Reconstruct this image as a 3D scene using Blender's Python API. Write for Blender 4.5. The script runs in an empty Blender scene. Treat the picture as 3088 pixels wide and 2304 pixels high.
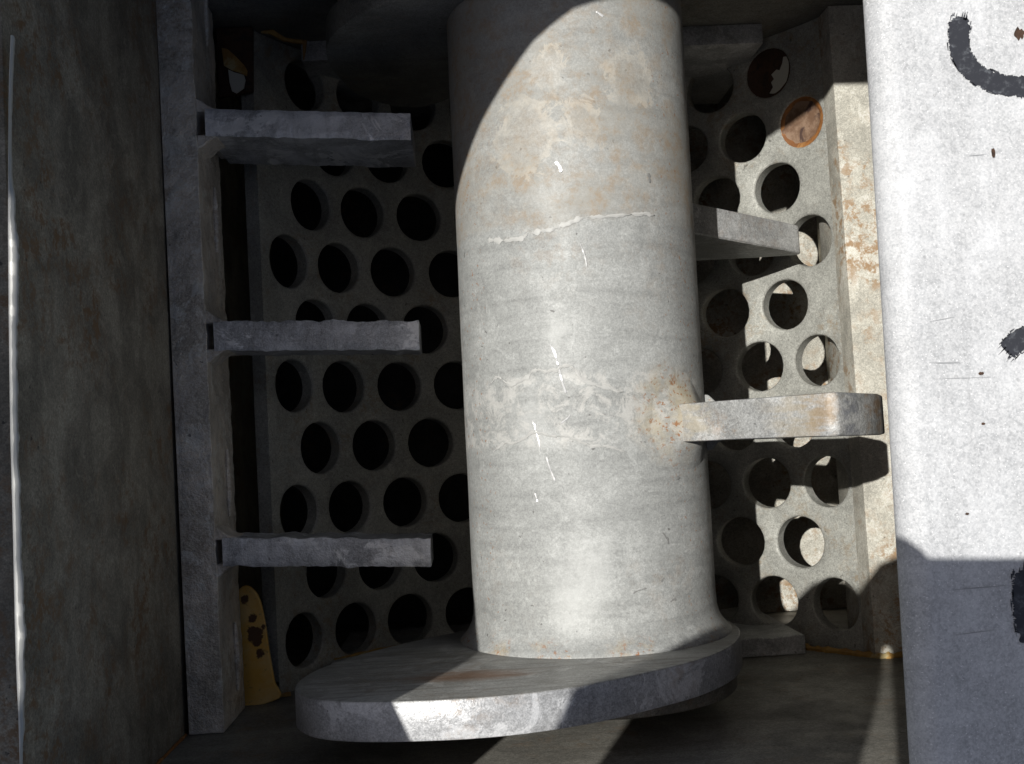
import bpy, bmesh, math, random
from mathutils import Vector, Matrix, noise
random.seed(7)
sc = bpy.context.scene
col = sc.collection
S = .55            # metres per building unit (1 unit = lens to pipe axis)
FLOOR = 1.62       # depth of the box floor below the lens, in units
def W(x, y, d): return Vector((x*S, y*S, (FLOOR-d)*S))

# ------------------------------------------------------------------ camera
cd = bpy.data.cameras.new('camera'); cam = bpy.data.objects.new('camera', cd); col.objects.link(cam)
R_ = Vector((.9975228, -.0556512, .0430248)); U_ = Vector((.0530306, .9967994, .0598225)); B_ = Vector((-.0462163, -.0573926, .9972814))
M = Matrix((R_, U_, B_)).transposed().to_4x4(); M.translation = W(0, 0, 0)
cam.matrix_world = M
cd.sensor_width = 36; cd.lens = 39.02; cd.clip_start = .005; cd.clip_end = 200
sc.camera = cam

# ------------------------------------------------------------------ sky, sun, exposure
SX, SY = .39, -.15                         # sideways travel of sunlight per unit of depth
to_sun = Vector((-SX, -SY, 1)).normalized()
world = bpy.data.worlds.new('World'); sc.world = world; world.use_nodes = True
wn = world.node_tree.nodes; wl = world.node_tree.links
sky = wn.new('ShaderNodeTexSky'); sky.sky_type = 'NISHITA'; sky.sun_disc = False
sky.dust_density = 3.5; sky.ozone_density = .55; sky.sun_elevation = math.asin(to_sun.z); sky.sun_rotation = math.atan2(to_sun.x, to_sun.y)
wl.new(sky.outputs[0], wn['Background'].inputs[0]); wn['Background'].inputs[1].default_value = .05
sd = bpy.data.lights.new('sun', 'SUN'); sd.energy = 4.2; sd.angle = math.radians(.4); sd.color = (1, .975, .93)
sun = bpy.data.objects.new('sun', sd); col.objects.link(sun)
sun.rotation_euler = to_sun.to_track_quat('Z', 'Y').to_euler(); sun.location = (0, 0, 3)
sc.view_settings.view_transform = 'Standard'; sc.view_settings.look = 'None'
sc.cycles.max_bounces = 6; sc.cycles.diffuse_bounces = 1; sc.cycles.glossy_bounces = 2
sc.view_settings.exposure = 0; sc.view_settings.gamma = 1
try: sc.view_settings.use_curve_mapping = False
except Exception: pass

# ------------------------------------------------------------------ material helpers
class G:
    def __init__(s, name):
        s.m = bpy.data.materials.new(name); s.m.use_nodes = True
        s.n = s.m.node_tree.nodes; s.l = s.m.node_tree.links
        s.b = s.n['Principled BSDF']
        s.co = s.n.new('ShaderNodeTexCoord').outputs['Object']
    def set(s, sock, v):
        if hasattr(v, 'links') or hasattr(v, 'is_linked'): s.l.new(v, sock)
        else: sock.default_value = v
    def mapped(s, scale, vec=None):
        m = s.n.new('ShaderNodeMapping'); s.l.new(vec or s.co, m.inputs['Vector']); m.inputs['Scale'].default_value = scale
        return m.outputs[0]
    def noise(s, scale, detail=4, rough=.55, vec=None, dist=0):
        t = s.n.new('ShaderNodeTexNoise'); s.l.new(vec or s.co, t.inputs['Vector'])
        t.inputs['Scale'].default_value = scale; t.inputs['Detail'].default_value = detail
        t.inputs['Roughness'].default_value = rough; t.inputs['Distortion'].default_value = dist
        return t.outputs['Fac']
    def vor(s, scale, vec=None, out='Color'):
        t = s.n.new('ShaderNodeTexVoronoi'); s.l.new(vec or s.co, t.inputs['Vector']); t.inputs['Scale'].default_value = scale
        if out == 'Color':
            q = s.n.new('ShaderNodeSeparateColor'); s.l.new(t.outputs['Color'], q.inputs[0]); return q.outputs[0]
        return t.outputs[out]
    def math(s, op, a, b=0, c=0, clamp=False):
        t = s.n.new('ShaderNodeMath'); t.operation = op; t.use_clamp = clamp
        for i, v in enumerate((a, b, c)): s.set(t.inputs[i], v)
        return t.outputs[0]
    def step(s, v, lo, hi, a=0., b=1.):
        t = s.n.new('ShaderNodeMapRange'); t.interpolation_type = 'SMOOTHSTEP'
        s.set(t.inputs[0], v)
        for i, q in enumerate((lo, hi, a, b)): t.inputs[i+1].default_value = q
        return t.outputs[0]
    def mix(s, f, a, b, mode='MIX'):
        t = s.n.new('ShaderNodeMix'); t.data_type = 'RGBA'; t.blend_type = mode
        s.set(t.inputs[0], f); s.set(t.inputs[6], (*a, 1) if isinstance(a, tuple) else a); s.set(t.inputs[7], (*b, 1) if isinstance(b, tuple) else b)
        return t.outputs[2]
    def xyz(s):
        t = s.n.new('ShaderNodeSeparateXYZ'); s.l.new(s.co, t.inputs[0]); return t.outputs
    def dist(s, p, vec=None, sc_=(1, 1, 1)):
        v = s.n.new('ShaderNodeVectorMath'); v.operation = 'SUBTRACT'; s.l.new(vec or s.co, v.inputs[0]); v.inputs[1].default_value = p
        w = s.n.new('ShaderNodeVectorMath'); w.operation = 'MULTIPLY'; s.l.new(v.outputs[0], w.inputs[0]); w.inputs[1].default_value = sc_
        t = s.n.new('ShaderNodeVectorMath'); t.operation = 'LENGTH'; s.l.new(w.outputs[0], t.inputs[0]); return t.outputs['Value']
    def done(s, colr, rough=.5, metal=0., bump=None, bd=.001, bs=.5):
        s.set(s.b.inputs['Base Color'], colr if not isinstance(colr, tuple) else (*colr, 1))
        s.set(s.b.inputs['Roughness'], rough); s.set(s.b.inputs['Metallic'], metal)
        if bump is not None:
            t = s.n.new('ShaderNodeBump'); s.l.new(bump, t.inputs['Height']); t.inputs['Distance'].default_value = bd; t.inputs['Strength'].default_value = bs
            s.l.new(t.outputs[0], s.b.inputs['Normal'])
        return s.m

def galv(name, base, streak=(1, .12, 1), rust=.3, white=.4, metal=.25, rough=.5, bump=.6, grain=1., extra=None, brown=(.30, .19, .10), var=1., blotch=46, brush=.35, speck=.6):
    g = G(name)
    lo = tuple(c*(1-.24*var) for c in base); hi = tuple(min(c*(1+.2*var), .95) for c in base)
    c = g.mix(g.step(g.noise(26, 6, .62, dist=.6), .34, .68), lo, hi)
    c = g.mix(g.step(g.noise(190, 3, .6, vec=g.mapped(streak)), .42, .75, 0, brush), c, tuple(x*.6 for x in base))
    pt = g.step(g.noise(blotch, 8, .7, dist=1.0), .535, .60)
    c = g.mix(g.math('MULTIPLY', pt, white), c, tuple(min(x*1.5+.02, .95) for x in base))
    c = g.mix(g.math('MULTIPLY', g.step(g.noise(blotch*.8, 7, .65, dist=.7, vec=g.mapped((1.3, .9, 1.1))), .58, .66), .4*var), c, tuple(x*.55 for x in base))
    sp = g.vor(900); c = g.mix(.22*grain, c, g.mix(sp, (.25, .25, .25), (1, 1, 1)), 'OVERLAY')
    sal = g.noise(1500, 2, .5); c = g.mix(.3*grain, c, g.mix(g.step(sal, .3, .7), (.2, .2, .2), (.85, .85, .85)), 'OVERLAY')
    rm = g.math('MULTIPLY', g.step(g.noise(19, 5, .6), .52-.12*rust, .70-.1*rust), g.step(g.noise(170, 6, .75), .47, .60))
    c = g.mix(g.math('MULTIPLY', rm, min(1., rust*1.3)), c, brown)
    sk = g.step(g.noise(330, 2, .4), .72, .77); c = g.mix(g.math('MULTIPLY', sk, speck), c, (.06, .055, .05))
    if extra: c = extra(g, c)
    bn = g.math('ADD', g.noise(130, 6, .7), g.math('MULTIPLY', g.noise(700, 3, .6), .35))
    g.b.inputs['Specular IOR Level'].default_value = .35
    return g.done(c, g.step(g.noise(60, 5, .6), .3, .7, rough-.1, rough+.14), metal, bn, .0011*bump, .55)

# ------------------------------------------------------------------ mesh helpers (unit coordinates x, y, depth)
loc = {}
def tag(o, label, cat, group=None):
    o['label'] = label; o['category'] = cat
    if group: o['group'] = group
    return o
def thing(name, label, cat, p, group=None):
    o = bpy.data.objects.new(name, None); col.objects.link(o); o.location = W(*p); o.empty_display_size = .03
    loc[o] = W(*p); return tag(o, label, cat, group)
def obj(name, bm, mat, parent=None, base=None, smooth=True, angle=35):
    base = loc[parent] if parent is not None else (W(*base) if base else Vector((0, 0, 0)))
    for v in bm.verts: v.co = W(*v.co) - base
    for f in bm.faces: f.normal_flip()                # the depth axis mirrors the winding
    bmesh.ops.recalc_face_normals(bm, faces=bm.faces)
    me = bpy.data.meshes.new(name); bm.to_mesh(me); bm.free()
    o = bpy.data.objects.new(name, me); col.objects.link(o); me.materials.append(mat)
    if smooth:
        for p in me.polygons: p.use_smooth = True
        me.set_sharp_from_angle(angle=math.radians(angle))
    if parent is not None: o.parent = parent
    else: o.location = base
    loc[o] = base
    return o
def wob(p, k=1., s=60.):
    return noise.noise(Vector((p[0]*s, p[1]*s, (p[2] if len(p) > 2 else 0)*s + 3.1)))*k
def plate(poly, axis, a, b, bevel=.0012, seg=1, bm=None):
    """polygon extruded along an axis; poly holds the two other coordinates in x, y, d order"""
    own = bm is None
    bm = bm or bmesh.new()
    def P(q, h):
        q = list(q); q.insert('xyd'.index(axis), h); return q
    lo = [bm.verts.new(P(q, a)) for q in poly]; hi = [bm.verts.new(P(q, b)) for q in poly]
    fs = [bm.faces.new(lo[::-1]), bm.faces.new(hi)]
    n = len(poly)
    for i in range(n): fs.append(bm.faces.new((lo[i], lo[(i+1) % n], hi[(i+1) % n], hi[i])))
    bmesh.ops.recalc_face_normals(bm, faces=fs)
    if bevel and own:
        es = [e for e in bm.edges if e.calc_face_angle(0) > .5]
        bmesh.ops.bevel(bm, geom=es, offset=bevel, segments=seg, affect='EDGES', profile=.5, clamp_overlap=True)
    return bm
def box(x0, x1, y0, y1, d0, d1, bevel=.0015, seg=2):
    return plate([(x0, y0), (x1, y0), (x1, y1), (x0, y1)], 'd', d0, d1, bevel, seg)
def rough_line(p, q, n, amp, s=70., seed=0.):
    """points from p to q (q left out), pushed sideways by a ragged noise"""
    p, q = Vector(p), Vector(q); t = (q-p).normalized(); nrm = Vector((-t.y, t.x)); out = []
    for i in range(n):
        c = p.lerp(q, i/n)
        k = 0 if i == 0 else (noise.noise(Vector((c.x*s, c.y*s, seed)))*.6 + noise.noise(Vector((c.x*s*2.7, c.y*s*2.7, seed+9)))*.4)*amp
        c = c + nrm*k; out.append((c.x, c.y))
    return out
def spline(pts, n=6, closed=True):
    out = []; m = len(pts)
    for i in range(m if closed else m-1):
        p = [Vector(pts[(i+k-1) % m] if closed else pts[min(max(i+k-1, 0), m-1)]) for k in range(4)]
        for j in range(n):
            t = j/n
            v = .5*((2*p[1]) + (p[2]-p[0])*t + (2*p[0]-5*p[1]+4*p[2]-p[3])*t*t + (3*p[1]-p[0]-3*p[2]+p[3])*t**3)
            out.append(tuple(v))
    if not closed: out.append(tuple(pts[-1]))
    return out
def tube(path, radii, n=8, lump=0.):
    bm = bmesh.new(); rings = []
    for i, p in enumerate(path):
        p = Vector(p); t = (Vector(path[min(i+1, len(path)-1)]) - Vector(path[max(i-1, 0)])).normalized()
        a = t.orthogonal().normalized() if i == 0 else (last - t*last.dot(t)).normalized(); last = a; b = t.cross(a)
        r = radii[i] if hasattr(radii, '__len__') else radii
        ring = []
        for k in range(n):
            q = p + (a*math.cos(2*math.pi*k/n) + b*math.sin(2*math.pi*k/n))*r
            ring.append(bm.verts.new(q + (q-p)*wob(q, lump, 160)))
        rings.append(ring)
    for i in range(len(rings)-1):
        for k in range(n): bm.faces.new((rings[i][k], rings[i][(k+1) % n], rings[i+1][(k+1) % n], rings[i+1][k]))
    bm.faces.new(rings[0][::-1]); bm.faces.new(rings[-1])
    return bm

# ------------------------------------------------------------------ materials
AX, PX, PR = .1157, .1121, .1078          # trough axis, pipe axis and radius
def pipe_extra(g, c):
    xyz = g.xyz(); y = xyz[1]
    # tan weathering on the upper length, limited by a wavy tide line
    wav = g.math('MULTIPLY', g.math('SUBTRACT', g.noise(35, 4), .5), .03)
    up = g.step(g.math('ADD', y, wav), .1*1.0-.003, .1+.003)
    tan = g.mix(g.step(g.noise(120, 8, .8), .45, .62), (.37, .355, .315), (.36, .275, .185))
    c = g.mix(g.math('MULTIPLY', up, g.step(g.noise(30, 5, .6), .38, .66, .15, .75)), c, tan)
    # dried water rings, then pale zinc bloom with the bright highlight painted in
    for th, yy, r in ((-.46, .254, .026), (-.03, .262, .017), (.40, .300, .020), (-.25, .308, .014)):
        p = (PR*S*math.sin(th), yy*S, PR*S*math.cos(th))
        dn = g.math('ADD', g.dist(p, sc_=(1, .85, .6)), g.math('MULTIPLY', g.math('SUBTRACT', g.noise(95, 6, .75, dist=.6), .5), .030))
        r *= S
        ring = g.math('MULTIPLY', g.step(dn, r*.5, r*.9), g.step(dn, r, r*1.12, 1, 0))
        c = g.mix(g.math('MULTIPLY', ring, g.step(g.noise(70, 4), .35, .6, .1, .5)), c, (.60, .555, .47))
        c = g.mix(g.math('MULTIPLY', g.step(dn, r*.3, r, .4, 0), g.noise(260, 4)), c, (.42, .33, .22))
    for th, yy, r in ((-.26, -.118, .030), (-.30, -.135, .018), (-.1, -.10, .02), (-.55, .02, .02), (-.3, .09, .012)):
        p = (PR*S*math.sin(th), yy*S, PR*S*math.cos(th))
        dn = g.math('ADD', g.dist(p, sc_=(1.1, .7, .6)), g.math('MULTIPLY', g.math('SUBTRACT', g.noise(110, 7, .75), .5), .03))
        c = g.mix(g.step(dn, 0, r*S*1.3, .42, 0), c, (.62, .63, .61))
    band = g.math('MULTIPLY', g.step(y, -.004, .002), g.step(y, .028, .034, 1, 0))
    c = g.mix(g.math('MULTIPLY', band, g.step(g.noise(120, 8, .8, dist=.6), .47, .58, 0, .6)), c, (.60, .59, .555))
    # rust bloom and specks round the lug weld and above the end plate
    spk = g.step(g.noise(420, 4, .7), .54, .62)
    p = (PR*S*math.sin(.62), .02*S, PR*S*math.cos(.62))
    near = g.step(g.math('ADD', g.dist(p, sc_=(1, 1, .7)), g.math('MULTIPLY', g.math('SUBTRACT', g.noise(120, 4), .5), .018)), .010, .027, 1, 0)
    c = g.mix(g.math('MULTIPLY', near, g.step(g.noise(90, 6, .7), .36, .62, .1, .75)), c, (.46, .40, .28))
    c = g.mix(g.math('MULTIPLY', near, g.math('MULTIPLY', spk, .8)), c, (.30, .13, .04))
    low = g.math('MULTIPLY', g.step(y, -.094, -.084, 1, 0), g.step(g.noise(55, 3), .47, .62))
    c = g.mix(g.math('MULTIPLY', low, g.step(g.noise(75, 5, .7), .45, .6, 0, .5)), c, (.50, .38, .20))
    c = g.mix(g.math('MULTIPLY', low, g.math('MULTIPLY', spk, .9)), c, (.33, .13, .04))
    few = g.math('MULTIPLY', g.step(g.noise(420, 3, .6), .64, .68), g.math('MAXIMUM', g.step(xyz[0], .022, .045), g.step(xyz[0], -.045, -.052)))
    c = g.mix(g.math('MULTIPLY', few, .7), c, (.32, .15, .06))
    return c
def arm_extra(g, c):
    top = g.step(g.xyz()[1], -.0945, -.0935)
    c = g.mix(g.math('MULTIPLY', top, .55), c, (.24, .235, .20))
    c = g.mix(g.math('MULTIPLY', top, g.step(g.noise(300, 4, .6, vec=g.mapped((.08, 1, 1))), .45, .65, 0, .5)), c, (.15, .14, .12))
    dn = g.math('ADD', g.dist(((-.005-PX)*S, -.0935, (1-.845)*S), sc_=(.55, 1, 1.3)), g.math('MULTIPLY', g.math('SUBTRACT', g.noise(120, 6, .7, vec=g.mapped((.3, 1, 1))), .5), .03))
    return g.mix(g.step(dn, .004, .02, .75, 0), c, (.22, .12, .065))
def sparkle(g, c):
    return g.mix(g.math('MULTIPLY', g.step(g.noise(1100, 2, .5), .66, .70), .8), c, (.93, .93, .93))
def lug_extra(g, c):
    for X, D, r, col_, k in ((.258, .79, .010, (.33, .21, .10), .7), (.245, .81, .02, (.46, .38, .25), .5), (.283, .795, .010, (.22, .23, .26), .8), (.318, .845, .011, (.30, .19, .10), .8), (.305, .82, .007, (.33, .22, .13), .7), (.19, .90, .012, (.52, .46, .34), .6)):
        dn = g.math('ADD', g.dist(((X-PX)*S, .006, (1-D)*S), sc_=(1, .5, .6)), g.math('MULTIPLY', g.math('SUBTRACT', g.noise(130, 6, .7), .5), .016))
        c = g.mix(g.math('MULTIPLY', g.step(dn, .002, r*S*1.6, k, 0), g.step(g.noise(260, 4, .6, vec=g.mapped((.3, 1, .3))), .35, .6)), c, col_)
    return c
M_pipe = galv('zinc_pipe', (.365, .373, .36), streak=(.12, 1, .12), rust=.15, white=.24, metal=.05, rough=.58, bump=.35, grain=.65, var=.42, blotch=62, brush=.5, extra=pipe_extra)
M_zinc = galv('zinc_plate', (.43, .435, .43), streak=(.1, 1, .3), rust=.2, white=.5, metal=.2, rough=.48, bump=.7)
M_arm = galv('zinc_arm_plate', (.44, .445, .45), streak=(.06, 1, .4), rust=.3, white=.85, metal=.2, rough=.45, bump=.6, blotch=36, extra=arm_extra)
M_lug = galv('zinc_lug', (.42, .425, .415), streak=(.6, .3, .6), rust=.5, extra=lug_extra, white=.5, metal=.15, rough=.5, bump=1., brown=(.38, .22, .09))
M_screen = galv('zinc_screen', (.365, .365, .33), streak=(.3, .12, .3), rust=.5, white=.25, metal=.1, rough=.5, bump=.4, blotch=40, var=.7, brown=(.30, .22, .13))
M_rail = galv('zinc_stained_rail', (.52, .50, .43), streak=(1, .3, 1), rust=.85, white=.35, metal=.05, rough=.6, bump=.6, brown=(.36, .235, .13), blotch=38)
M_cover = galv('zinc_bright_sheet', (.58, .59, .60), streak=(1, .05, 1), rust=.0, white=.14, metal=.0, rough=.62, bump=.35, grain=.8, var=.5, brush=.3, speck=.2, extra=sparkle, brown=(.30, .12, .05))
M_wall = galv('zinc_dull_wall', (.275, .25, .20), streak=(1, .05, .4), rust=.75, white=.3, metal=.1, rough=.6, bump=.7, brown=(.215, .135, .075), var=1.4, brush=.6, speck=.9)
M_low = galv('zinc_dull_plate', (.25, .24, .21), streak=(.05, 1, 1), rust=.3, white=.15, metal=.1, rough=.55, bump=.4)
M_bracket = galv('zinc_cut_bracket', (.66, .665, .68), streak=(1, .08, .3), rust=.1, white=1., metal=.3, rough=.36, bump=1.6, var=1.5, blotch=34, brush=.7)  # pale blotches: zinc mottling plus glints painted into the base colour
M_bar = galv('zinc_rough_bar', (.74, .67, .58), streak=(.4, .2, 1), rust=.4, white=.5, metal=.2, rough=.42, bump=3.5, var=1.4, blotch=60)
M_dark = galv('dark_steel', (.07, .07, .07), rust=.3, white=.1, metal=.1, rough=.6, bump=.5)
M_burr = G('bright_cut_edge').done((.62, .62, .59), .45, .1)
M_run = G('white_zinc_run').done((.53, .53, .505), .55, .0)
M_scr = G('fresh_scratch').done((.92, .92, .9), .25, .35)
M_mark = G('dark_rub_mark').done((.25, .25, .24), .5)
M_scuff = G('grey_scuff').done((.36, .37, .38), .6)
def paint_mat():
    g = G('yellow_primer_paint')
    c = g.mix(g.step(g.noise(60, 6, .65), .35, .65), (.85, .47, .08), (.88, .60, .22))
    for x, y, r in ((-.2195, -.157, .0045), (-.217, -.173, .0075), (-.2205, -.169, .005), (-.2135, -.191, .0048), (-.2155, -.181, .004), (-.226, -.138, .004), (-.209, -.166, .0018)):
        dn = g.math('ADD', g.dist(((x+.22)*S, (y+.2)*S, 0), sc_=(1, 1, 0)), g.math('MULTIPLY', g.math('SUBTRACT', g.noise(230, 6, .75), .5), .006))
        c = g.mix(g.step(dn, r*S-.0003, r*S+.0003, 1, 0), c, (.11, .05, .02))
    c = g.mix(g.math('MULTIPLY', g.step(g.noise(300, 4, .6), .6, .7), .5), c, (.30, .16, .06))
    return g.done(c, .6, 0, g.noise(140, 5), .001)
M_paint = paint_mat()
def rust_mat(name, a, b, c2):
    g = G(name)
    c = g.mix(g.step(g.noise(110, 6, .7), .4, .62), a, b)
    c = g.mix(g.step(g.noise(70, 5, .6, dist=1), .52, .64), c, c2)
    return g.done(c, .7, 0, g.noise(400, 5, .7), .0012)
M_rust = rust_mat('orange_rust', (.36, .15, .04), (.22, .09, .03), (.42, .21, .07))
M_disc = rust_mat('tan_rust', (.17, .095, .055), (.29, .19, .125), (.08, .045, .035))
M_brown = rust_mat('brown_rust', (.05, .026, .014), (.08, .038, .02), (.03, .018, .012))
M_seal = rust_mat('yellow_sealant', (.45, .27, .07), (.34, .18, .05), (.50, .40, .2))
M_chip = G('white_plastic_chip').done((.62, .61, .52), .5)
def ink_mat():
    g = G('black_marker_ink'); c = g.mix(g.step(g.noise(320, 6, .75), .5, .72), (.035, .037, .045), (.15, .16, .175))
    return g.done(c, .42)
M_ink = ink_mat()

# ------------------------------------------------------------------ the box: floor and walls
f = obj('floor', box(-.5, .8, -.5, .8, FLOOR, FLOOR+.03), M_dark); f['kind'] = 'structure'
TORN = [(0.2754, -0.2573, 0.0016), (0.2632, -0.2582, 0.002), (0.239, -0.2599, 0.0018), (0.2168, -0.2609, 0.0014), (0.1928, -0.2618, 0.0014), (0.1728, -0.2624, 0.0024), (0.1469, -0.2633, 0.0049), (0.1231, -0.2638, 0.0059), (0.0837, -0.2646, 0.0044), (0.0251, -0.2655, 0.004), (-0.033, -0.2657, 0.0044), (-0.0904, -0.2662, 0.0053), (-0.119, -0.2661, 0.0044), (-0.1379, -0.2657, 0.0032), (-0.1568, -0.2657, 0.002), (-0.17, -0.2658, 0.0016)]
def torn(y):
    """left side and width of the torn wall edge at height y"""
    for p, q in zip(TORN, TORN[1:]):
        if p[0] >= y >= q[0]: break
    else: p, q = (TORN[0], TORN[1]) if y > TORN[0][0] else (TORN[-2], TORN[-1])
    u = min(max((p[0]-y)/(p[0]-q[0]), -.2), 6)
    w = p[2]+(q[2]-p[2])*min(max(u, 0), 1)
    return p[1]+(q[1]-p[1])*u, max(.0009, w*(1+.28*noise.noise(Vector((0, y*70, 2)))+.15*noise.noise(Vector((0, y*260, 5)))))
def ragged_wall():
    t = thing('side_wall', 'tall dull grey steel side wall with a bright torn top edge at the left', 'steel wall', (-.28, .1, FLOOR))
    obj('wall_sheet', box(-.300, -.2635, -.6, .75, .665, FLOOR, .001), M_wall, t)
    bm = bmesh.new(); n = 300; rows = []
    for i in range(n+1):
        y = .262 - .56*i/n; a, w = torn(y)
        rows.append([bm.verts.new(p) for p in ((a, y, .6655), (a+.0004, y, .6637), (a+w*.55, y, .6632+.0005*noise.noise(Vector((3, y*120, 0)))), (a+w, y, .6645), (a+w-.0006, y, .668))])
    for r, q in zip(rows, rows[1:]):
        for k in range(4): bm.faces.new((r[k], r[k+1], q[k+1], q[k]))
    obj('torn_edge', bm, M_burr, t)
ragged_wall()
t = obj('end_wall', box(-.262, .62, -.272, -.242, .705, FLOOR, .001), M_low, base=(.15, -.257, FLOOR))
tag(t, 'dark steel end wall below the round end plate, crossed by a sunlit streak', 'steel wall')
t = obj('end_wall', box(-.262, .62, .455, .485, .705, FLOOR, .001), M_low, base=(.15, .47, FLOOR))
tag(t, 'dark steel end wall in shade above the row of pipe and bars at the top', 'steel wall')
t = obj('outer_wall', box(.60, .62, -.241, .454, .705, FLOOR, .001), M_low, base=(.61, .1, FLOOR))
tag(t, 'steel outer wall hidden below the bright cover sheet on the right', 'steel wall')

# ------------------------------------------------------------------ perforated trough
TR, TT, PA, PY, TH0, Y0, HR = .355, .0165, .0747, .0675, -.8721, .41415, .0288
def build_screen():
    t = thing('perforated_trough', 'curved steel trough drilled with rows of round holes beneath the pipe', 'perforated screen', (AX, .1, 1+TR+TT))
    bm = bmesh.new()
    def C(arc, y, r): 
        th = TH0 + arc/TR
        return (AX + r*math.sin(th), y, 1 + r*math.cos(th))
    V = {}
    def vert(arc, y, r):
        k = (round(arc, 5), round(y, 5), round(r, 5))
        if k not in V: V[k] = bm.verts.new(C(arc, y, r))
        return V[k]
    NX, NY = 8, 6
    def quad(*a):
        try: bm.faces.new(a)
        except ValueError: pass
    aL = (-1.103-TH0)*TR; aR = (1.052-TH0)*TR
    for r in range(10):
        yc = Y0 - r*PY; y0, y1 = yc-PY/2, yc+PY/2
        idx = [i for i in range(9)] if r % 2 == 0 else [i-.5 for i in range(10)]
        for n in idx:
            ac = n*PA
            rim = [(-PA/2 + PA*i/NX, -PY/2) for i in range(NX)] + [(PA/2, -PY/2 + PY*i/NY) for i in range(NY)] + \
                  [(PA/2 - PA*i/NX, PY/2) for i in range(NX)] + [(-PA/2, PY/2 - PY*i/NY) for i in range(NY)]
            m = len(rim); ang = [math.atan2(q[1], q[0]) for q in rim]
            hr = HR*(1+.012*math.sin(r*5.1+n*3.7)); jx, jy = .0009*math.sin(r*7+n*2.3), .0009*math.cos(r*3+n*5.9)
            def circ(rad, surf): return [vert(ac + jx + rad*math.cos(a), yc + jy + rad*math.sin(a), surf) for a in ang]
            o1 = [vert(ac+q[0], yc+q[1], TR) for q in rim]
            c0 = circ(hr+.0036, TR); c1 = circ(hr+.0012, TR+.0008); c2 = circ(hr, TR+.0022); c3 = circ(hr, TR+TT)
            o2 = [vert(ac+q[0], yc+q[1], TR+TT) for q in rim]
            for A, B in ((o1, c0), (c0, c1), (c1, c2), (c2, c3), (c3, o2)):
                for i in range(m): quad(A[i], A[(i+1) % m], B[(i+1) % m], B[i])
        # plain margins beside the holes
        for end, edge in ((min(idx)*PA-PA/2, aL), (max(idx)*PA+PA/2, aR)):
            k = 4 if abs(edge-end) > PA*.5 else 1
            for s in (TR, TR+TT):
                for i in range(k):
                    a, b = end+(edge-end)*i/k, end+(edge-end)*(i+1)/k
                    quad(vert(a, y0, s), vert(b, y0, s), vert(b, y1, s), vert(a, y1, s))
            quad(vert(edge, y0, TR), vert(edge, y1, TR), vert(edge, y1, TR+TT), vert(edge, y0, TR+TT))
    # end strips
    for ya, yb in ((Y0-9*PY-PY/2, -.241), (Y0+PY/2, .4545)):
        for s in (TR, TR+TT):
            for i in range(60):
                a, b = aL+(aR-aL)*i/60, aL+(aR-aL)*(i+1)/60
                quad(vert(a, ya, s), vert(b, ya, s), vert(b, yb, s), vert(a, yb, s))
    obj('screen_plate', bm, M_screen, t, angle=28)
    def plug(n, r, mat, label, half=False):
        ac, yc = n*PA, Y0-r*PY; bm = bmesh.new(); rings = []
        for rad, sk in ((0, .0052), (.35, .005), (.6, .0048), (.82, .0046), (.93, .0030), (1.02, .0026)):
            rings.append([bm.verts.new(C(ac+HR*rad*math.cos(2*math.pi*k/28), yc+HR*rad*math.sin(2*math.pi*k/28), TR+sk+.0007*noise.noise(Vector((rad*4, k*.7, 1))))) for k in range(28)])
        for A, B in zip(rings, rings[1:]):
            for k in range(28): bm.faces.new((A[k], A[(k+1) % 28], B[(k+1) % 28], B[k]))
        bmesh.ops.remove_doubles(bm, verts=bm.verts, dist=1e-6)
        o = obj('hole_plug', bm, mat, t); o['label'] = label; return o
    o = plug(8.5, 1, M_disc, 'rusty disc filling one hole, half in sunlight')
    bm = bmesh.new(); ac, yc = 8.5*PA, Y0-PY; rings = []
    for rad, sk in ((.80, .0050), (.86, .0036), (.94, .0024), (1.03, .0020)):
        rings.append([bm.verts.new(C(ac+HR*(rad+.035*noise.noise(Vector((q*.6, rad*3, 2))))*math.cos(2*math.pi*q/40), yc+HR*(rad+.035*noise.noise(Vector((q*.6, rad*3, 2))))*math.sin(2*math.pi*q/40), TR+sk)) for q in range(40)])
    for A, B in zip(rings, rings[1:]):
        for q in range(40): bm.faces.new((A[q], A[(q+1) % 40], B[(q+1) % 40], B[q]))
    obj('rust_rim', bm, M_rust, o)
    plug(8, 0, M_brown, 'dark disc with a pale chip filling a hole in the shade')
    bm = bmesh.new(); ac, yc = 8*PA, Y0
    ch = [(.027, .004), (.0265, -.006), (.021, -.017), (.012, -.0245), (.004, -.026), (-.002, -.024), (.003, -.018), (.001, -.012), (.005, -.009), (.002, -.003), (.009, .001), (.013, -.001), (.017, .006), (.019, .013), (.024, .012)]
    q = [bm.verts.new(C(ac+a, yc+b, TR+.0036)) for a, b in ch]; q2 = [bm.verts.new(C(ac+a, yc+b, TR+.0046)) for a, b in ch]
    bm.faces.new(q); bm.faces.new(q2[::-1])
    for i in range(len(q)): bm.faces.new((q[i], q[(i+1) % len(q)], q2[(i+1) % len(q)], q2[i]))
    obj('paint_chip', bm, M_chip, t)
build_screen()

# stiffening bars across both ends of the trough, resting against the end walls
t = obj('end_bar', plate(rough_line((-.155, -.2215), (.357, -.2215), 60, .003, seed=2) + [(.357, -.2215), (.357, -.2418), (-.155, -.2418)], 'd', 1.2, 1.42, .001), M_zinc, base=(.1, -.23, 1.42))
tag(t, 'flat grey bar along the lower end of the trough behind the round plate', 'steel bar')
t = obj('end_bar', box(-.155, .357, .4325, .4548, 1.2, 1.42, .001), M_zinc, base=(.1, .44, 1.42))
tag(t, 'flat grey bar along the upper shaded end of the trough', 'steel bar')
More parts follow.
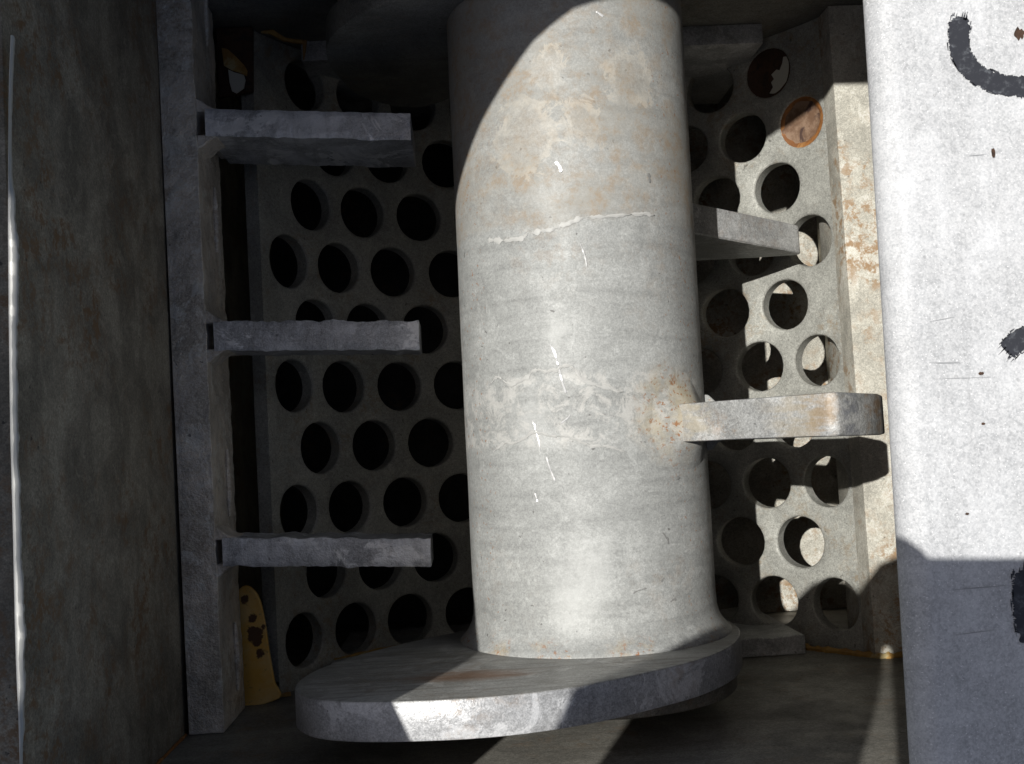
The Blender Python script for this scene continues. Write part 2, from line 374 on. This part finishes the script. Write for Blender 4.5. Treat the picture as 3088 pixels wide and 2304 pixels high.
# what the sun finds below the right side of the trough
t = obj('lower_plate', box(.27, .60, -.2415, .4545, 1.485, 1.50, .001), M_rail, base=(.43, .1, 1.5))
tag(t, 'steel plate glimpsed through the sunlit holes right of the pipe', 'steel plate')
for y0, y1, w in ((.06, .4545, .0), (-.2415, .035, .006)):
    t = obj('lower_strip', box(.497+w, .545, y0, y1, 1.466, 1.4845, .0015), M_rail, base=(.52, (y0+y1)/2, 1.4845))
    tag(t, 'steel strip seen through the sunlit holes above the lug' if y0 > 0 else 'steel strip seen through the sunlit holes below the lug', 'steel strip')

# ------------------------------------------------------------------ right rail and cover sheet
t = thing('edge_rail', 'pale rust-spotted flat rail along the right edge of the trough', 'steel rail', (.45, .1, 1.2))
obj('rail_bar', box(.4165, .58, -.2415, .4545, 1.155, 1.235, .0014), M_rail, t)
t = thing('cover_sheet', 'bright galvanised cover sheet with black marker strokes at the right', 'steel sheet', (.4, .1, .70))
bm = bmesh.new()
prof = [(.62, .680), (.300, .680)] + [(.2815-.0155*math.sin(a), .6955-.0155*math.cos(a)) for a in [math.radians(k) for k in range(0, 91, 9)]] + [(.268, .7005), (.276, .7015), (.62, .7015)]
plate(prof, 'y', -.55, .75, 0, bm=bm)
for v in bm.verts: v.co.x += .0012+(v.co.y+.21)*.0145
obj('sheet', bm, M_cover, t, angle=60)
def stroke(pts, w, seed):
    path = spline(pts, 30, False); bm = bmesh.new(); rows = []
    for i, p in enumerate(path):
        a = Vector(path[max(i-1, 0)]); b = Vector(path[min(i+1, len(path)-1)]); tn = (b-a).normalized(); nr = Vector((-tn.y, tn.x)); u = i/(len(path)-1)
        k = min(1, .45+.3*noise.noise(Vector((seed, 1, 1)))+u*7)
        l = w*(.5*k + .13*noise.noise(Vector((u*30, seed, 0))) + .12*noise.noise(Vector((u*150, seed, 4)))); r = w*(.5*k + .13*noise.noise(Vector((u*28, seed, 8))) + .12*noise.noise(Vector((u*170, seed, 6))))
        rows.append([bm.verts.new((*(Vector(p)+nr*q), ZS)) for q in (l, l*.4, -r*.4, -r)])
    for A, B in zip(rows, rows[1:]):
        for k in range(3): bm.faces.new((A[k], A[k+1], B[k+1], B[k]))
    rnd = random.Random(seed)
    for q in range(30):                                   # dry bristle marks along the edges and at the start
        i = rnd.randrange(0, len(path)-6) if q > 7 else rnd.randrange(0, 12); p = Vector(path[i]); d = (Vector(path[i+4])-p).normalized(); nr = Vector((-d.y, d.x))
        o = (rnd.choice((-1, 1))*rnd.uniform(.46, .57) if q > 7 else rnd.uniform(-.5, .5))*w; L = rnd.uniform(.002, .006)*(-1 if q <= 7 else 1); b = rnd.uniform(.0002, .0006)
        c = [p+nr*(o-b), p+nr*(o+b), p+nr*(o+b*.3)+d*L, p+nr*(o-b*.3)+d*L]
        bm.faces.new([bm.verts.new((*v, ZS)) for v in c])
    obj('marker_stroke', bm, M_ink, t, smooth=False)
k = .68/1.06; ZS = .6795
def km(l): return [(a*k, b*k) for a, b in l]
stroke(km([(.5165, .400), (.512, .384), (.512, .366), (.519, .350), (.531, .339), (.549, .331), (.574, .3275), (.60, .333)]), .0135, 1.)
stroke(km([(.5335, .0650), (.5415, .0715), (.552, .0775), (.57, .081), (.60, .082)]), .0135, 5.)
stroke(km([(.5375, -.148), (.5345, -.170), (.5345, -.190), (.538, -.208), (.553, -.219), (.58, -.222)]), .0185, 9.)
bm = bmesh.new()
for x, y, l, a in ((.455, .058, .032, -.03), (.462, .057, .03, -.02), (.458, .098, .03, .13), (.51, .26, .02, .05), (.489, -.36, .5, 1.585), (.487, -.05, .12, 1.57), (.452, -.162, .075, .02), (.455, -.205, .05, .06), (.46, .042, .06, -.02)):
    x, y, l = x*k, y*k, l*k; c, s = math.cos(a)*l, math.sin(a)*l; w = .0003
    q = [bm.verts.new(p) for p in ((x, y, ZS), (x+c*.5, y+s*.5+w, ZS), (x+c, y+s, ZS), (x+c*.5, y+s*.5-w, ZS))]; bm.faces.new(q)
obj('scuff_marks', bm, M_scuff, t, smooth=False)['kind'] = 'stuff'
def spot(x, y, r, seed, sy=1.):
    bm = bmesh.new(); bm.faces.new([bm.verts.new((x+r*math.cos(2*math.pi*i/18)*(1+.7*noise.noise(Vector((i*.9, seed, 0)))), y+sy*r*math.sin(2*math.pi*i/18)*(1+.7*noise.noise(Vector((i*.9, seed, 3)))), ZS)) for i in range(18)])
    obj('rust_spot', bm, M_brown, t, smooth=False)
for x, y, r, sd_, q in ((.573, .381, .0055, 1, 1), (.537, .262, .002, 2, 2.5), (.507, .045, .0028, 3, .6), (.505, -.004, .002, 4, .6), (.482, -.09, .002, 5, .6)): spot(x*k, y*k, r*k, sd_, q)

# ------------------------------------------------------------------ pipe with end plates and lugs
def build_pipe():
    t = thing('flanged_pipe', 'thick galvanised pipe with end plates and side lugs lying across the trough', 'pipe', (PX, 0, 1))
    bm = bmesh.new(); NS = 120
    prof = [(PR*.8, .402), (PR, .402)] + [(PR, .394-.01*i) for i in range(54)] + [(PR+.0006, -.147), (PR+.002, -.154), (PR+.0048, -.160), (PR+.0088, -.1655), (PR+.0125, -.1690), (PR+.0125, -.1705)]
    rings = []
    for r, y in prof:
        rings.append([bm.verts.new((PX + .007*(y-.36) + (r+.0004*noise.noise(Vector((math.cos(a)*3, math.sin(a)*3, y*14))))*math.sin(a), y + (.0014*noise.noise(Vector((a*9, 5, 1))) if y < -.15 and y > -.17 else 0), 1-(r+.0004*noise.noise(Vector((math.cos(a)*3, math.sin(a)*3, y*14))))*math.cos(a))) for a in [2*math.pi*k/NS for k in range(NS)]])
    for A, B in zip(rings, rings[1:]):
        for k in range(NS): bm.faces.new((A[k], A[(k+1) % NS], B[(k+1) % NS], B[k]))
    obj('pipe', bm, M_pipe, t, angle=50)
    # lower end plate: a cam-shaped arm, nose up and to the left
    near = [(-.1347, .841), (-.1265, .818), (-.113, .799), (-.090, .785), (-.064, .777), (-.0355, .7725), (-.0101, .7703), (.0216, .7722), (.0541, .7799), (.0885, .7945), (.1243, .8165), (.1653, .8467), (.1947, .8800), (.2151, .9158), (.229, .957), (.2335, 1.0), (.2275, 1.044), (.2, 1.085), (.1575, 1.112), (.1157, 1.118), (.06, 1.107), (.0, 1.062), (-.05, 1.018), (-.095, .968), (-.124, .917), (-.135, .875)]
    pl = obj('end_plate', plate(spline(near, 5), 'y', -.198, -.170, .0016, 2), M_arm, t, angle=40)
    obj('boss', plate([(PX+.118*math.cos(a), 1+.118*math.sin(a)) for a in [2*math.pi*k/72 for k in range(72)]], 'y', -.2195, -.1983, .0012, 1), M_low, t, angle=40)
    far = [(-0.0337, 0.9374), (0.0313, 0.9095), (0.1157, 0.868), (0.165, 0.905), (0.188, 0.96), (0.191, 1.02), (0.17, 1.085), (0.1157, 1.14), (0.05, 1.155), (-0.0063, 1.2255), (-0.0367, 1.2399), (-0.0688, 1.2221), (-0.096, 1.183), (-0.108, 1.1321), (-0.1135, 1.0938), (-0.1111, 1.0482), (-0.0995, 1.0086), (-0.0709, 0.9658)]
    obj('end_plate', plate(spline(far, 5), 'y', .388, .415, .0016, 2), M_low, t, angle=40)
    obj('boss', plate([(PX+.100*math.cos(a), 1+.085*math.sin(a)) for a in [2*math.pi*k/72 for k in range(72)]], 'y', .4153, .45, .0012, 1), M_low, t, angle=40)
    # lug beside the sunlit shoulder
    l1 = [(.17, .99), (.165, .93), (.180, .908), (.215, .864), (.258, .790), (.262, .785), (.269, .784), (.300, .815), (.3235, .848), (.333, .866), (.3355, .885), (.325, .945), (.29, 1.0), (.24, 1.03), (.19, 1.04)]
    bm = plate(l1, 'y', -.0058, .0258, .0018, 2)
    for v in bm.verts: v.co.y += (v.co.x-.25)*-.018 + wob(v.co, .0009, 70)
    lug = obj('lug', bm, M_lug, t, angle=40); lug['label'] = 'rust-stained lug with a chamfered tip in full sun'
    l2 = [(.17, 1.04), (.20, 1.052), (.246, 1.092), (.36, 1.176), (.378, 1.190), (.381, 1.198), (.376, 1.206), (.33, 1.225), (.276, 1.246), (.20, 1.21), (.13, 1.10)]
    bm = plate(l2, 'y', .1925, .2240, .0016, 1)
    for v in bm.verts: v.co.y += (v.co.x-.38)*-.06 + wob(v.co, .0012, 60)
    lug = obj('lug', bm, M_zinc, t, angle=40); lug['label'] = 'flat pointed lug reaching below the pipe towards the trough'
    # weld collar round the lug root
    bm = bmesh.new(); rings = []
    for i in range(40):
        a = 2*math.pi*i/40
        ca, sa = math.cos(a), math.sin(a); ring = []
        for k in range(9):
            u = k/8; ext = 1+.18*noise.noise(Vector((ca*2, sa*2, 3)))
            th = .80 + (.02+.40*u*ext)*ca; y = .0095 + (.002+.037*u*ext)*sa
            h = .0165*(1-u)**1.3 - .0006*u + .0012*noise.noise(Vector((ca*3, sa*3, u*5)))*(1-u)
            h += .0012*noise.noise(Vector((th*14, y*120, 1)))*(1-u)
            ring.append(bm.verts.new((PX+.007*(y-.36)+(PR+h)*math.sin(th), y, 1-(PR+h)*math.cos(th))))
        rings.append(ring)
    for i in range(40):
        A, B = rings[i], rings[(i+1) % 40]
        for k in range(8): bm.faces.new((A[k], A[k+1], B[k+1], B[k]))
    bm.faces.new([r[0] for r in rings])
    obj('weld', bm, M_pipe, t, angle=60)
    for pts in ([(.205, .0215), (.236, .0235), (.229, .0262), (.2235, .0300), (.2185, .0355), (.205, .0380)], [(.205, -.0035), (.232, -.0040), (.2245, -.0075), (.2185, -.0130), (.205, -.0150)]):
        bm = plate(pts, 'd', .972, 1.04, .003, 3)
        for v in bm.verts: v.co.y += wob(v.co, .0012, 120); v.co.x += wob(v.co, .0008, 150) - .0005
        obj('weld', bm, M_pipe, t, angle=80)
    # zinc runs, scratches and rub marks on the pipe skin
    def skin(pts, w, name, mat, rag=.6, h=.0007, n=10):
        path = spline(pts, n, False); bm = bmesh.new(); rows = []
        for i, (th, y) in enumerate(path):
            u = i/(len(path)-1)
            ta = Vector(path[min(i+1, len(path)-1)]) - Vector(path[max(i-1, 0)]); ta = Vector((ta.x*PR, ta.y)).normalized(); nr = Vector((-ta.y, ta.x))
            e = min(1, u*9+.15, (1-u)*9+.15)
            hw = w*e*(1+rag*noise.noise(Vector((th*40, y*300, 2)))+rag*.8*noise.noise(Vector((th*110, y*800, 5))))
            off = w*rag*.9*noise.noise(Vector((th*22, y*50, 8)))
            row = []
            for s, hh in ((-1, .00012), (0, h), (1, .00012)):
                q = nr*(s*max(hw, w*.05)+off); a = th+q.x/PR
                row.append(bm.verts.new((PX+.007*(y-.36)+(PR+.0004+hh)*math.sin(a), y+q.y, 1-(PR+.0004+hh)*math.cos(a))))
            rows.append(row)
        for A, B in zip(rows, rows[1:]):
            for k in range(2): bm.faces.new((A[k], A[k+1], B[k+1], B[k]))
        obj(name, bm, mat, t)
    skin([(-.85, .1745), (-.762, .1722), (-.566, .1701), (-.47, .1725)], .0017, 'zinc_run', M_run, 1.)
    skin([(-.44, .1735), (-.299, .1749), (-.157, .1785), (-.04, .1821)], .0020, 'zinc_run', M_run, 1.)
    skin([(.0, .1821), (.199, .183), (.436, .1851), (.56, .1849)], .0013, 'zinc_run', M_run, 1.2)
    skin([(-.9, .0524), (-.817, .0579), (-.704, .0509), (-.555, .0544), (-.473, .0605), (-.345, .0587), (-.22, .0623), (-.147, .0569), (-.089, .0494), (.081, .0424), (.2, .038)], .0012, 'zinc_run', M_run, 1.2)
    skin([(-.9, -.0047), (-.808, .0017), (-.647, .0029), (-.503, .0096), (-.357, .0061), (-.217, .0041), (-.083, -.003), (.071, -.0051), (.2, -.0105)], .0010, 'zinc_run', M_run, 1.2)
    for a, b, w in (((-.227, .2305), (-.183, .2208), .0020), ((-.34, .0814), (-.283, .0627), .0016), ((-.283, .0627), (-.232, .0398), .0013), ((-.515, .021), (-.455, -.0057), .0012), ((-.413, -.0097), (-.352, -.0306), .0011), ((-.287, .0158), (-.207, .0228), .001), ((-.069, .1614), (-.028, .1414), .001), ((-.524, -.0393), (-.505, -.0468), .0009), ((.145, .3535), (.205, .3498), .0014)):
        m_ = ((a[0]+b[0])/2, (a[1]+b[1])/2); skin([a, (m_[0]+.008*math.sin(a[1]*90), m_[1]), b], w*.6, 'scratch', M_scr, .7, .0004)
    for a, b, w in (((.463, -.077), (.50, -.083), .0006), ((.457, -.1143), (.43, -.117), .0007), ((.19, -.1235), (.30, -.1205), .0006), ((.50, -.1336), (.56, -.1325), .0009), ((.639, -.033), (.66, -.035), .0012), ((.504, -.0811), (.51, -.087), .0008), ((.52, .22), (.53, .212), .0012)):
        m_ = ((a[0]+b[0])/2, (a[1]+b[1])/2+.001); skin([a, m_, b], w, 'rub_mark', M_mark, .9, .0003)
build_pipe()

# ------------------------------------------------------------------ left bar with three flat brackets
def build_rack():
    t = thing('bracket_bar', 'rough grey bar along the left wall carrying three flat brackets', 'steel bar', (-.245, .1, 1.14))
    poly = [(-.2612, -.2415)] + [(-.2270, -.2415)] + rough_line((-.2270, -.2410), (-.2262, .4540), 170, .0020, 55, 1.) + [(-.2262, .4545), (-.2612, .4545)]
    bm = plate(poly, 'd', 1.02, 1.115, .0012, 1)
    for v in bm.verts: v.co.x += (v.co.y-.1)*-.007 + (-.003 if v.co.x > -.24 else 0)
    obj('bar', bm, M_bar, t, angle=30)
    def cut_face(lo, hi, name, mat, parent, amp, s, d0=1.0196, m=7):
        bm = bmesh.new(); rows = []
        for a, b in zip(lo, hi):
            row = []
            for q in range(m+1):
                u = q/m; x, y = a[0]+(b[0]-a[0])*u, a[1]+(b[1]-a[1])*u
                e = min(u, 1-u); k = max(0, 1-e*9)
                row.append(bm.verts.new((x, y, d0 + .0012*k*k + amp*(noise.noise(Vector((x*s, y*s, 1)))+.6*noise.noise(Vector((x*s*2.6, y*s*2.6, 5)))))))
            rows.append(row)
        for A, B in zip(rows, rows[1:]):
            for q in range(m): bm.faces.new((A[q], A[q+1], B[q+1], B[q]))
        return obj(name, bm, mat, parent, angle=80)
    ys = [-.2405+.6945*i/330 for i in range(331)]
    def bx(y, right):
        x = -.2612 - .007*(y-.1)
        if not right: return x + .0008 + .0006*noise.noise(Vector((y*50, 3, 3)))
        return -.2300 - .007*(y-.1) + .0013*noise.noise(Vector((y*55, 0, 1)))+.0007*noise.noise(Vector((y*170, 0, 4)))
    cut_face([(bx(y, 0), y) for y in ys], [(bx(y, 1), y) for y in ys], 'cut_face', M_bar, t, .0011, 75)
    for j, (yl, yr, yb, xr, n0) in enumerate(((.3265, .3140, .2885, -.0335, 3), (.1290, .1204, .0930, -.0355, 11), (-.0685, -.0800, -.1055, -.0350, 19))):
        h = yr-yb; x0 = -.2225
        poly = rough_line((x0, yl-h), (xr, yb), 60, (.0026, .0022, .0026)[j], 60, n0) + [(xr, yb), (xr, yr)] + rough_line((xr, yr), (x0, yl), 60, (.0012, .0040, .0030)[j], 60, n0+2.) + [(x0, yl)]
        br = obj('bracket', plate(poly, 'd', 1.02, (1.122, 1.075, 1.085)[j], .0011, 1), M_bracket, t, angle=30)
        lo = rough_line((x0, yl-h), (xr-.0006, yb), 110, (.0026, .0022, .0026)[j], 60, n0) + [(xr-.0006, yb)]
        hi = (rough_line((xr-.0006, yr), (x0, yl), 110, (.0012, .0040, .0030)[j], 60, n0+2.) + [(x0, yl)])[::-1]
        cut_face(lo, hi, 'cut_face', M_bracket, br, .0006, 110, 1.0190)
        br['label'] = ('topmost bracket, seen with its dark underside', 'middle bracket with a notched upper edge', 'lowest bracket, seen with its upper side')[j]
        for s, yy in ((1, yl), (-1, yl-h)):
            w = [(-.2315, yy-s*.002), (-.2315, yy+s*.0115), (-.2255, yy+s*.0085), (-.2215, yy+s*.0045), (-.2165, yy+s*.0016), (-.2105, yy), (-.2105, yy-s*.002)]
            obj('weld', plate(w, 'd', 1.0225, 1.062, .001, 1), M_bar, t, angle=40)
        # stub that carries the bracket below the front edge
        obj('bracket_web', plate([(-.2275, 1.05), (-.2, 1.05), (-.2, 1.10), (-.206, 1.112), (-.2295, 1.114)], 'y', yl-h+.003, yl-.003, .001, 1), M_bar, t)
    for y in (.235, .44, -.02, -.185):
        obj('stitch_weld', tube([(-.2285-.007*(y-.1), y-.032+.004*i, 1.08) for i in range(17)], [.0004+.0028*math.sin(math.pi*min(max(i/16, .06), .94))**.5 for i in range(17)], 8, .3), M_bar, t)
build_rack()

# ------------------------------------------------------------------ paint, sealant and rust left in the corners
tongue = spline([(-.2385, -.150), (-.2345, -.1315), (-.2244, -.1243), (-.2130, -.1355), (-.2075, -.160), (-.2045, -.19), (-.2005, -.22), (-.197, -.2375), (-.243, -.2412), (-.2425, -.19)], 5)
bm = plate([(x, y+.0) for x, y in tongue], 'd', 1.128, 1.134, .001, 1)
t = obj('painted_tab', bm, M_paint, base=(-.22, -.2, 1.166)); tag(t, 'yellow painted tab with brown rust blotches in the lower left corner', 'painted tab')
bm = plate([(-.236, .38), (-.2005, .385), (-.198, .4535), (-.236, .4535)], 'd', 1.150, 1.158, .001, 1)
t = obj('rusty_tab', bm, M_brown, base=(-.22, .42, 1.158)); tag(t, 'dark rusty tab behind the bar in the upper left corner', 'rusty tab')
def flake(name, pts, d, lab, mat, cat, curl=.006):
    bm = plate(pts, 'd', d, d+.0012, 0)
    bmesh.ops.triangulate(bm, faces=bm.faces)
    for v in bm.verts: v.co.z += curl*noise.noise(Vector((v.co.x*60, v.co.y*60, 2)))
    o = obj(name, bm, mat, base=(pts[0][0], pts[0][1], d), smooth=False); tag(o, lab, cat)
flake('paint_flake', [(-.229, .4285), (-.223, .427), (-.215, .419), (-.207, .410), (-.2035, .4035), (-.2045, .398), (-.212, .402), (-.219, .404), (-.227, .409)], 1.140, 'torn tan paint flake above a white chip in the upper left corner', M_seal, 'paint flake', .004)
flake('plastic_chip', [(-.2235, .406), (-.217, .403), (-.208, .4005), (-.2065, .395), (-.2085, .386), (-.216, .3805), (-.2205, .383), (-.2225, .392)], 1.143, 'small white chip below the torn tan flake in the upper left corner', M_chip, 'chip', .003)
t = obj('paint_strip', tube([(-.190, .449, 1.155), (-.178, .4475, 1.152), (-.166, .441, 1.156), (-.155, .437, 1.153), (-.145, .437, 1.157), (-.1465, .428, 1.158), (-.1475, .419, 1.16)], [.0012, .0030, .0024, .0022, .0032, .0016, .0006], 6, .5), M_seal, base=(-.17, .44, 1.16))
tag(t, 'curled tan strip of torn paint at the upper end of the trough', 'paint strip')
def bead(a, b, n, r, lab, mat=M_seal, seed=0., bow=None):
    pts = []; rad = []
    for i in range(n+1):
        u = i/n; p = Vector(a).lerp(Vector(b), u)
        if bow: p = Vector(bow(u))
        pts.append(p); rad.append(r*(.75+.7*noise.noise(Vector((u*n*.33, seed, 0))))+.0004)
    o = obj('sealant_bead', tube(pts, rad, 7, .5), mat, base=tuple(pts[0])); tag(o, lab, 'sealant')
bead((.360, -.2405, 1.25), (.452, -.2405, 1.157), 46, .0042, 'lumpy yellow sealant along the foot of the right rail', bow=lambda u: (.362+.09*u, -.2400, 1.228-.075*min(1, u*1.5)))
bead((-.262, -.2412, .80), (-.2615, -.2412, 1.02), 60, .0012, 'thin rusty seam in the lower left corner below the bar', M_rust, 3.)
bead((-.155, -.2208, 1.199), (-.02, -.2208, 1.199), 40, .0016, 'rusty yellow seam between trough and lower bar left of the pipe', M_seal, 6., bow=lambda u: (AX+(TR-.0005)*math.sin(-.86+.86*u), -.2212, 1+(TR-.0005)*math.cos(-.86+.86*u)))
bead((-.245, -.2405, 1.145), (-.19, -.2405, 1.16), 20, .0026, 'yellow paint ridge at the foot of the painted tab', M_seal, 8.)

# ------------------------------------------------------------------ unseen blockers added outside the frame, outlines cut to cast the long shadows
def cover(name, poly, d, th, lab):
    o = obj(name, plate(poly, 'd', d-th, d, 0), M_dark, base=(poly[0][0], poly[0][1], d), smooth=False); tag(o, lab, 'steel cover'); return o
def along(pts, d): return [(x+SX*(d-.42), y+SY*(d-.42)) for x, y in pts]
def slit(k):
    c = .6635-.42; out = []
    for i in range(61):
        y = .52 - .9*i/60; a, w = torn(y); out.append((a + (max(w-.0016, .0002) if k else -.0002) - SX*c, y - SY*c))
    return [p for p in out if p[1] < .555]
edge = [(-.182, -.34), (-.182, -.175), (-.186, -.144), (-.199, -.115), (-.196, -.098), (-.215, -.07), (-.232, 0), (-.234, .2), (-.229, .270), (-.219, .304), (-.196, .327), (-.172, .352), (-.14, .381), (-.113, .405), (-.076, .428), (.002, .452), (.064, .468), (.099, .477), (.13, .478), (.30, .476)]
cover('left_shade_blocker', along(edge + [(.30, .90), (-.30, .90)] + slit(1), .25), .25, .004, 'unseen added blocker shading the left and upper sides of the box')  # added blocker, edge cut to the left and upper shadow outline
cover('slit_shade_blocker', along(slit(0)[::-1] + [(-.46, .56), (-.46, -.40)], .25), .25, .004, 'unseen added blocker leaving a slit of sun on the left wall edge')  # added blocker, its gap lets a strip of sun reach the torn edge
ref = [(-.075, -.32), (-.078, -.178), (-.090, -.147), (-.075, -.117), (-.049, -.107), (-.003, -.086), (.022, -.076), (.04, -.066), (.061, -.050), (.081, -.045), (.098, -.051), (.112, -.065), (.125, -.052), (.141, -.034), (.160, -.028), (.170, -.036), (.176, -.044), (.242, -.048), (.40, -.05), (.40, -.32), (.165, -.32), (.150, -.185), (.145, -.122), (.132, -.118), (.127, -.154), (.114, -.185), (.06, -.32)]
cover('rear_shade_blocker', along(ref, -.02), -.02, .02, 'unseen added blocker for the shadow of the person at the camera, lower right')  # added blocker, outline imitates the shadow of the person at the camera
